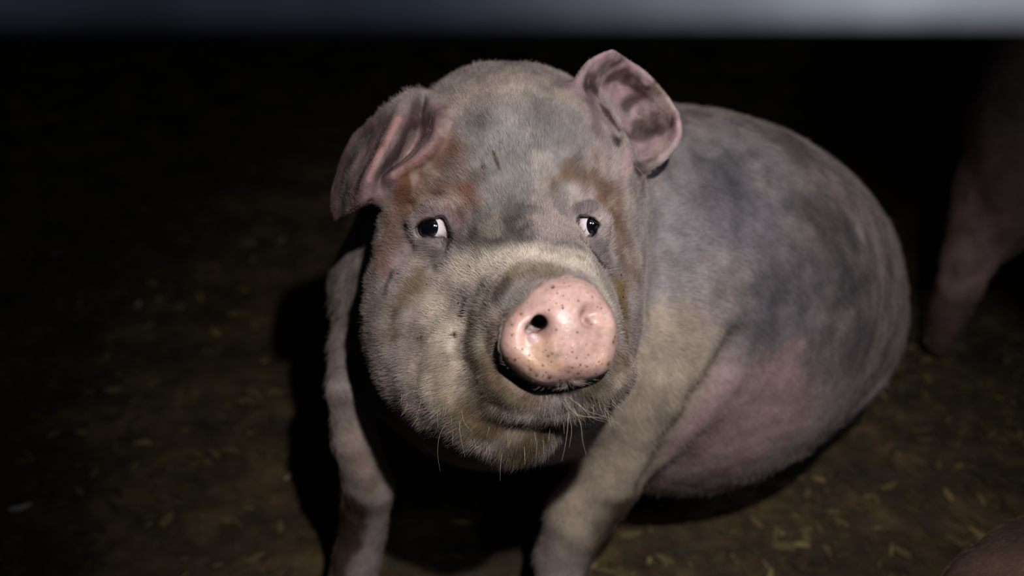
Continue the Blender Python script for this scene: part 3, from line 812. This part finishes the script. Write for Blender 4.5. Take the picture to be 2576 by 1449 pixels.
# ================================================================== other pigs, built in their own upright coordinates
def pig_body(pose, fine=.007):
    """x forward, z up, origin on the floor below the trunk"""
    s = Sdf(); legs = []
    if pose == 'stand':
        s.ell((-.02, 0, .53), (.46, .19, .205), k=.05); s.ell((-.33, 0, .50), (.19, .175, .205), k=.08); s.ell((.33, 0, .50), (.18, .17, .20), k=.08)
        s.cap((.40, 0, .54), .15, (.62, 0, .50), .12, k=.08)
        hx, hz = .66, .47
        for sy in (-1, 1):
            s.ell((-.36, sy*.10, .40), (.125, .085, .17), k=.05)
            s.chain([((-.37, sy*.125, .34), .075), ((-.425, sy*.15, .24), .046), ((-.44, sy*.155, .19), .038), ((-.40, sy*.165, .07), .028), ((-.39, sy*.165, .04), .028)], k=.03)
            s.ell((.32, sy*.10, .38), (.09, .06, .14), k=.05)
            s.chain([((.32, sy*.11, .32), .055), ((.34, sy*.11, .20), .036), ((.34, sy*.11, .16), .034), ((.34, sy*.11, .05), .026)], k=.03)
            legs += [(-.38, sy*.165), (.35, sy*.11)]
    else:
        s.ell((-.02, 0, .185), (.47, .20, .185), k=.05); s.ell((-.32, 0, .185), (.20, .20, .185), k=.08); s.ell((.34, 0, .17), (.19, .17, .165), k=.08)
        s.cap((.42, 0, .20), .13, (.62, 0, .18), .11, k=.08)
        hx, hz = .66, .17
        for sy in (-1, 1):
            s.chain([((-.25, sy*.17, .10), .08), ((-.02, sy*.24, .06), .045), ((.10, sy*.25, .040), .030)], k=.04)
            s.chain([((.38, sy*.12, .09), .06), ((.52, sy*.19, .045), .035), ((.64, sy*.20, .035), .028)], k=.03)
    s.cap((hx, 0, hz), .115, (hx+.12, 0, hz-.04), .075, k=.05)
    s.cap((hx+.12, 0, hz-.04), .068, (hx+.24, 0, hz-.075), .046, k=.03)
    s.ell((hx+.245, 0, hz-.075), (.016, .052, .042), k=.01)
    for sy in (-1, 1):
        s.ell((hx+.0, sy*.13, hz+.08), (.055, .012, .075), rot=(sy*35, 35, 0), k=.015)
        s.ell((hx+.258, sy*.018, hz-.072), (.01, .008, .009), k=.004, mode='s')
        s.cap((-.50, 0, hz+.09 if pose != 'stand' else .60), .014, (-.56, .03*sy*0, (hz if pose != 'stand' else .50)), .009, k=.01)
    s.add(lambda p: (vnoise(p, 14, 2)-.5)*.010, (0, 0, .3), 2, 0, 'd')
    top = .80 if pose == 'stand' else .48
    v, q = surface_nets(s, axis_lines(-.62, 1.02, 0, .02, fine, fine), axis_lines(-.34, .34, 0, .02, fine, fine), axis_lines(-.02, top, 0, .02, fine, fine))
    v[:, 2] = np.maximum(v[:, 2], .002)
    return s, v, q, legs, (hx, hz)
def other_pig(label, pose, loc, yaw, cols, seed):
    s, v, q, legs, (hx, hz) = pig_body(pose)
    t = thing('pig', label, 'pig', (loc[0], loc[1], 0)); t.rotation_euler = (0, 0, yaw)
    n1 = fbm(v, 6, seed, 3)[:, None]; n2 = fbm(v, 18, seed+3, 3)[:, None]
    a, b, c = [np.array(k) for k in cols]
    tt = a+(b-a)*np.clip((n1-.42)*5, 0, 1); tt = tt+(c-tt)*np.clip((n2-.52)*5, 0, 1)*.7
    low = np.clip((.22-v[:, 2:3])/.15, 0, 1) if pose == 'stand' else 0
    tt = tt+(C(70,58,48)-tt)*low*.7
    m = np_mesh('body', v, q); set_attr(m, 'tint', tt); set_float(m, 'wet', np.zeros(len(v)))
    bo = link('body', m, t, M_skin)
    for sy in (-1, 1):
        link('eye', uv_sphere('eye', .013), t, M_eye, (hx+.085, sy*.082, hz+.030)).rotation_euler = (-sy*math.pi/2, 0, 0)
    for x, y in legs: link('hoof', hoof_mesh(0), t, M_hoof, (x+.012, y, 0))
    nn = mesh_normals(v, q); fl = np.tile(np.array([-.8, 0, -.45]), (len(v), 1))
    grow(t, 'bristles', v, q, nn, tt, np.ones(len(v)), np.full(len(v), .013), fl, 26000, .00016, seed, origin=np.zeros(3))
    return t
w2 = to_world(P(2335, 915, floor_d(915)))
YW = math.radians(72); hx_, hy_ = -.39, .165
other_pig('standing pig in the dark behind, only its hind leg and rump at the right edge', 'stand',
          (w2[0]-(hx_*math.cos(YW)-hy_*math.sin(YW))+.02, w2[1]-(hx_*math.sin(YW)+hy_*math.cos(YW))+.02, 0), YW,
          (C(150,128,118), C(120,98,90), C(160,124,124)), 21)
w3 = to_world(P(2770, 1640, 1.30))
other_pig('pig lying close to the camera, brown back just showing in the lower right corner', 'lie', (w3[0]+.31, w3[1]-.09, 0), -.15,
          (C(112,90,76), C(88,70,60), C(104,80,72)), 33)

# ================================================================== the pen
def floor_height(p):
    n = (fbm(p, 9, 61, 3)-.5)*.016+(fbm(p, 40, 62, 3)-.5)*.010+(vnoise(p, 110, 63)-.5)*.003
    return n-.008
fx = axis_lines(-3.4, 3.4, -1.3, 1.7, .011, .08); fy = axis_lines(-.6, 4.35, .8, 2.6, .011, .08)
GX, GY = np.meshgrid(fx, fy, indexing='ij'); fv = np.stack([GX.ravel(), GY.ravel(), np.zeros(GX.size)], 1)
fv[:, 2] = floor_height(fv)
ny = len(fy); ia = (np.arange(len(fx)-1)[:, None]*ny+np.arange(ny-1)[None]).ravel()
fq = np.stack([ia, ia+ny, ia+ny+1, ia+1], 1)
def floor_material():
    m, nt, b = mat_new('wet_muck_floor'); L = nt.links.new
    tc = nd(nt, 'ShaderNodeTexCoord')
    n1 = nd(nt, 'ShaderNodeTexNoise', i_Scale=9.0, i_Detail=8.0, i_Roughness=.7); L(tc.outputs['Object'], n1.inputs['Vector'])
    n2 = nd(nt, 'ShaderNodeTexNoise', i_Scale=45.0, i_Detail=6.0, i_Roughness=.7); L(tc.outputs['Object'], n2.inputs['Vector'])
    r = nd(nt, 'ShaderNodeValToRGB'); e = r.color_ramp.elements
    e[0].position = .35; e[0].color = (*C(44,38,31), 1); e[1].position = .66; e[1].color = (*C(92,76,52), 1)
    q = e.new(.5); q.color = (*C(66,55,41), 1)
    L(n1.outputs[0], r.inputs[0])
    r2 = nd(nt, 'ShaderNodeValToRGB'); e = r2.color_ramp.elements
    e[0].position = .58; e[0].color = (0, 0, 0, 1); e[1].position = .72; e[1].color = (1, 1, 1, 1); L(n2.outputs[0], r2.inputs[0])
    mx = nd(nt, 'ShaderNodeMix', data_type='RGBA'); L(r2.outputs[0], mx.inputs[0]); L(r.outputs[0], mx.inputs[6]); mx.inputs[7].default_value = (*C(108,94,60), 1)
    L(mx.outputs[2], b.inputs['Base Color'])
    rr = nd(nt, 'ShaderNodeMapRange'); rr.inputs[3].default_value = .45; rr.inputs[4].default_value = .85; L(n2.outputs[0], rr.inputs[0]); L(rr.outputs[0], b.inputs['Roughness'])
    b.inputs['Specular IOR Level'].default_value = .25
    bp = nd(nt, 'ShaderNodeBump', i_Strength=.6, i_Distance=.006); L(n2.outputs[0], bp.inputs['Height']); L(bp.outputs[0], b.inputs['Normal'])
    return m
fl = link('floor', np_mesh('floor', fv, fq), None, floor_material()); fl['kind'] = 'structure'

def box_mesh(name, sx, sy, sz, cuts=1):
    v = [(x*sx/2, y*sy/2, z) for x in (-1, 1) for y in (-1, 1) for z in (0, sz)]
    f = [(0,1,3,2),(4,6,7,5),(0,4,5,1),(2,3,7,6),(0,2,6,4),(1,5,7,3)]
    m = bpy.data.meshes.new(name); m.from_pydata(v, [], f); return m
def wall_material():
    m, nt, b = mat_new('grimy_concrete'); L = nt.links.new; tc = nd(nt, 'ShaderNodeTexCoord')
    n1 = nd(nt, 'ShaderNodeTexNoise', i_Scale=5.0, i_Detail=9.0, i_Roughness=.65); L(tc.outputs['Object'], n1.inputs['Vector'])
    r = nd(nt, 'ShaderNodeValToRGB'); e = r.color_ramp.elements; e[0].position = .3; e[0].color = (*C(44,40,38), 1); e[1].position = .75; e[1].color = (*C(88,82,76), 1)
    L(n1.outputs[0], r.inputs[0]); L(r.outputs[0], b.inputs['Base Color']); b.inputs['Roughness'].default_value = .9
    bp = nd(nt, 'ShaderNodeBump', i_Strength=.5, i_Distance=.01); L(n1.outputs[0], bp.inputs['Height']); L(bp.outputs[0], b.inputs['Normal'])
    return m
M_wall = wall_material()
wb = link('wall_back', box_mesh('wall_back', 6.8, .16, 2.6), None, M_wall, (0, 4.35, -.02)); wb['kind'] = 'structure'
for nm, x in (('wall_left', -3.4), ('wall_right', 3.4)):
    wl = link(nm, box_mesh(nm, .16, 5.1, 2.6), None, M_wall, (x, 1.9, -.02)); wl['kind'] = 'structure'

# galvanised top rail between camera and pig, with its two posts out of frame
def metal_material():
    m, nt, b = mat_new('galvanised_steel'); L = nt.links.new; tc = nd(nt, 'ShaderNodeTexCoord')
    n1 = nd(nt, 'ShaderNodeTexNoise', i_Scale=14.0, i_Detail=3.0, i_Roughness=.5); L(tc.outputs['Object'], n1.inputs['Vector'])
    n2 = nd(nt, 'ShaderNodeTexVoronoi', i_Scale=160.0); L(tc.outputs['Object'], n2.inputs['Vector'])
    r = nd(nt, 'ShaderNodeValToRGB'); e = r.color_ramp.elements; e[0].position = .35; e[0].color = (*C(92,96,106), 1); e[1].position = .7; e[1].color = (*C(140,146,158), 1)
    L(n1.outputs[0], r.inputs[0]); L(r.outputs[0], b.inputs['Base Color'])
    b.inputs['Metallic'].default_value = .25; b.inputs['Roughness'].default_value = .6
    bp = nd(nt, 'ShaderNodeBump', i_Strength=.3, i_Distance=.001); L(n2.outputs[0], bp.inputs['Height']); L(bp.outputs[0], b.inputs['Normal'])
    return m
M_metal = metal_material()
def tube_mesh(name, a, b, r, seg=40):
    a = Vector(a); b = Vector(b); ax = (b-a).normalized(); u = ax.orthogonal().normalized(); w = ax.cross(u); n = 24
    v = []; f = []
    for i in range(n+1):
        c = a.lerp(b, i/n)
        v += [tuple(c+(u*math.cos(t)+w*math.sin(t))*r) for t in np.linspace(0, 2*math.pi, seg, endpoint=False)]
    for i in range(n):
        for j in range(seg): f.append((i*seg+j, i*seg+(j+1) % seg, (i+1)*seg+(j+1) % seg, (i+1)*seg+j))
    f.append(tuple(range(seg))[::-1]); f.append(tuple(n*seg+j for j in range(seg)))
    m = bpy.data.meshes.new(name); m.from_pydata(v, [], f); m.polygons.foreach_set('use_smooth', np.ones(len(m.polygons), bool)); return m
BH = .05
rc = to_world(P(1288, 88, .34))                        # the bar's lower front edge shows along the top of the frame
gate = thing('pen_rail', 'blurred grey metal rail crossing the very top of the view', 'rail', (0, rc[1], 0))
def bar_mesh(name, L_, dy, dz, r):
    bm = bmesh.new(); bmesh.ops.create_cube(bm, size=1.0); bmesh.ops.scale(bm, vec=(L_, dy, dz), verts=bm.verts)
    bmesh.ops.bevel(bm, geom=list(bm.edges), offset=r, segments=4, affect='EDGES'); m = bpy.data.meshes.new(name); bm.to_mesh(m); bm.free(); return m
link('rail', bar_mesh('rail', 3.06, .03, BH, .004), gate, M_metal, (0, .015, rc[2]+BH/2))
for sx in (-1.5, 1.5):
    link('post', bar_mesh('post', .05, .05, rc[2]+.06, .005), gate, M_metal, (sx, .055, (rc[2]+.06)/2))

# litter trodden into the floor: chopped straw and feed
def litter(name, n, seed, region, smin_, smax_, mat):
    rng = np.random.default_rng(seed); v = []; f = []
    x = rng.uniform(region[0], region[1], n); y = rng.uniform(region[2], region[3], n)
    z = floor_height(np.stack([x, y, np.zeros(n)], 1))
    far_ = np.zeros(n)
    for k0 in range(0, n, 50):
        far_[k0:k0+50] = S.eval(from_world(np.stack([x, y, z+.01], 1)[k0:k0+50]).astype(f32))
    for i in range(n):
        if far_[i] < .03 or (x[i] < .05 and rng.random() < .6): continue
        if y[i] > 1.9 and x[i] > .5: continue
        if abs(x[i]-w3[0]-.31) < .95 and abs(y[i]-w3[1]+.09) < .34: continue
        L_ = rng.uniform(smin_, smax_); w = L_*rng.uniform(.15, .55); t = rng.uniform(0, math.pi); b = rng.uniform(.05, .25)*L_
        ca, sa = math.cos(t), math.sin(t); k = len(v); hh = rng.uniform(.001, .004); tilt = rng.uniform(-.3, .3)
        for zz in (hh+.0012, hh):
            for u, s_ in ((-1, -.6), (-.2, -1), (1, -.4), (1, .5), (.2, 1), (-1, .6)):
                px_, py_ = u*L_/2, s_*w/2+b*(u*u-.5)*.3
                v.append((x[i]+px_*ca-py_*sa, y[i]+px_*sa+py_*ca, z[i]+zz+abs(u)*tilt*L_*.15+.001))
        f.append((k, k+1, k+2, k+3, k+4, k+5)); f.append((k+11, k+10, k+9, k+8, k+7, k+6))
        for j in range(6): f.append((k+j, k+6+j, k+6+(j+1) % 6, k+(j+1) % 6))
    m = bpy.data.meshes.new(name); m.from_pydata(v, [], f)
    return link(name, m, None, mat)
def litter_material():
    m, nt, b = mat_new('trodden_straw'); L = nt.links.new
    g = nd(nt, 'ShaderNodeNewGeometry'); r = nd(nt, 'ShaderNodeValToRGB'); r.color_ramp.interpolation = 'CONSTANT'
    e = r.color_ramp.elements; e[0].position = 0; e[0].color = (*C(66,57,32), 1); e[1].position = .35; e[1].color = (*C(60,44,30), 1)
    for p_, c_ in ((.6, C(96,84,52)), (.8, C(54,48,42)), (.93, C(126,112,70))): q = e.new(p_); q.color = (*c_, 1)
    L(g.outputs['Random Per Island'], r.inputs[0]); L(r.outputs[0], b.inputs['Base Color']); b.inputs['Roughness'].default_value = .7
    return m
li = litter('straw_litter', 9000, 3, (-1.3, 1.7, .85, 2.6), .010, .036, litter_material())
tag(li, 'chopped straw and muck trodden into the floor around the pig', 'straw', kind='stuff')
def fleck_material():
    m, nt, b = mat_new('pale_straw'); b.inputs['Base Color'].default_value = (*C(190,180,170), 1); b.inputs['Roughness'].default_value = .5; return m
M_fl = fleck_material()
def fleck(px, py, L_, ang, label, mat):
    d = floor_d(py); w = to_world(P(px, py, d)); v = []
    z0 = float(floor_height(np.array([[w[0], w[1], 0]]))[0])+.003
    n = 8; f = []
    for i in range(n+1):
        u = i/n*2-1; hw = L_*.13*(1-abs(u)**3)+.0006
        for sy, zz in ((-1, 0), (1, 0), (1, .0018), (-1, .0018)): v.append((u*L_/2, sy*hw, zz+.003*u*u))
    for i in range(n):
        for j in range(4): f.append((i*4+j, i*4+(j+1) % 4, i*4+4+(j+1) % 4, i*4+4+j))
    f += [(3, 2, 1, 0), (n*4, n*4+1, n*4+2, n*4+3)]
    m = bpy.data.meshes.new('straw_fleck'); m.from_pydata(v, [], f)
    o = link('straw_fleck', m, None, mat, (w[0], w[1], z0)); o.rotation_euler = (0, 0, ang)
    return tag(o, label, 'straw')
fleck(725, 1195, .020, 1.15, 'small pale straw fleck on the floor just left of the left front leg', M_fl)
fleck(346, 762, .018, 1.2, 'tiny pale fleck far back on the dark floor at left', M_fl)
fleck(52, 1277, .036, .45, 'longer olive straw fleck at the far left edge of the floor', M_fl)
# dried mud specks on the snout, face and upright ear
def specks(lst, parent, origin):
    V_, F_ = [], []
    for (px, py, r, st) in lst:
        d = S.march(px, py)
        if d is None: continue
        c0 = P(px, py, d); e = .001
        g = np.array([float(S.eval((c0+np.eye(3)[k]*e).astype(f32)[None])[0]-S.eval((c0-np.eye(3)[k]*e).astype(f32)[None])[0]) for k in range(3)])
        g /= np.linalg.norm(g)+1e-9; u = np.cross(g, [0, 1, 0.1]); u /= np.linalg.norm(u); v = np.cross(g, u)
        a0 = random.uniform(0, 3.1); uu = u*math.cos(a0)+v*math.sin(a0); vv = -u*math.sin(a0)+v*math.cos(a0); k = len(V_); n = 11
        hgt = min(.0009, r*.35)
        V_.append(c0+g*hgt)
        for ring, hh in ((.6, .8), (1.0, -.25)):
            for i in range(n):
                t = i/n*2*math.pi; q = r*ring*(1+.25*math.sin(3*t+a0*5)+random.uniform(-.12, .12))
                V_.append(c0+uu*math.cos(t)*q*st+vv*math.sin(t)*q/st+g*hgt*hh)
        for i in range(n):
            j = (i+1) % n; F_.append((k, k+1+i, k+1+j)); F_.append((k+1+i, k+1+n+i, k+1+n+j, k+1+j))
    m = bpy.data.meshes.new('mud_specks'); m.from_pydata([tuple(q) for q in (to_world(np.array(V_))-origin)], [], F_)
    m.polygons.foreach_set('use_smooth', np.ones(len(m.polygons), bool))
    o = link('mud_specks', m, parent, M_mud); o['kind'] = 'stuff'; o['label'] = 'dried brown mud specks'
    return o
M_mud, ntm, bm_ = mat_new('dried_mud'); 
nmm = nd(ntm, 'ShaderNodeTexNoise', i_Scale=150.0); rmm = nd(ntm, 'ShaderNodeValToRGB'); rmm.color_ramp.elements[0].color = (*C(72,48,40), 1); rmm.color_ramp.elements[1].color = (*C(122,86,66), 1)
ntm.links.new(nmm.outputs[0], rmm.inputs[0]); ntm.links.new(rmm.outputs[0], bm_.inputs['Base Color']); bm_.inputs['Roughness'].default_value = .5
SP = [(x, y, r*.00036, 1.15) for x, y, r in SPECK]
for _ in range(90):                                                # finer spatter, thickest along the lower rim
    a0 = random.uniform(0, 2*math.pi); q = random.uniform(.2, .98)**.5
    x, y = 1410+142*q*math.cos(a0), 834+125*q*math.sin(a0)
    if random.random() < .25+.75*(y > 880): SP.append((x, y, random.uniform(.0003, .0009), random.uniform(.8, 1.4)))
for x, y, r in ((1216,420,.0022), (1206,690,.0011), (1296,905,.001), (980,905,.001), (1060,848,.0018), (1050,852,.001), (1145,842,.0022), (1172,760,.0012), (1268,505,.001), (1330,520,.001)):
    SP.append((x, y, r, 1.2))
for a_, m_, b_, r_ in EARM:
    for _ in range(14):
        t = random.random(); SP.append((a_[0]+(b_[0]-a_[0])*t+random.gauss(0, 8), a_[1]+(b_[1]-a_[1])*t+random.gauss(0, 6), random.uniform(.0004, .0011), random.uniform(.7, 1.5)))
specks(SP, pig, root)
print('total', round(time.time()-T0, 1), 's')
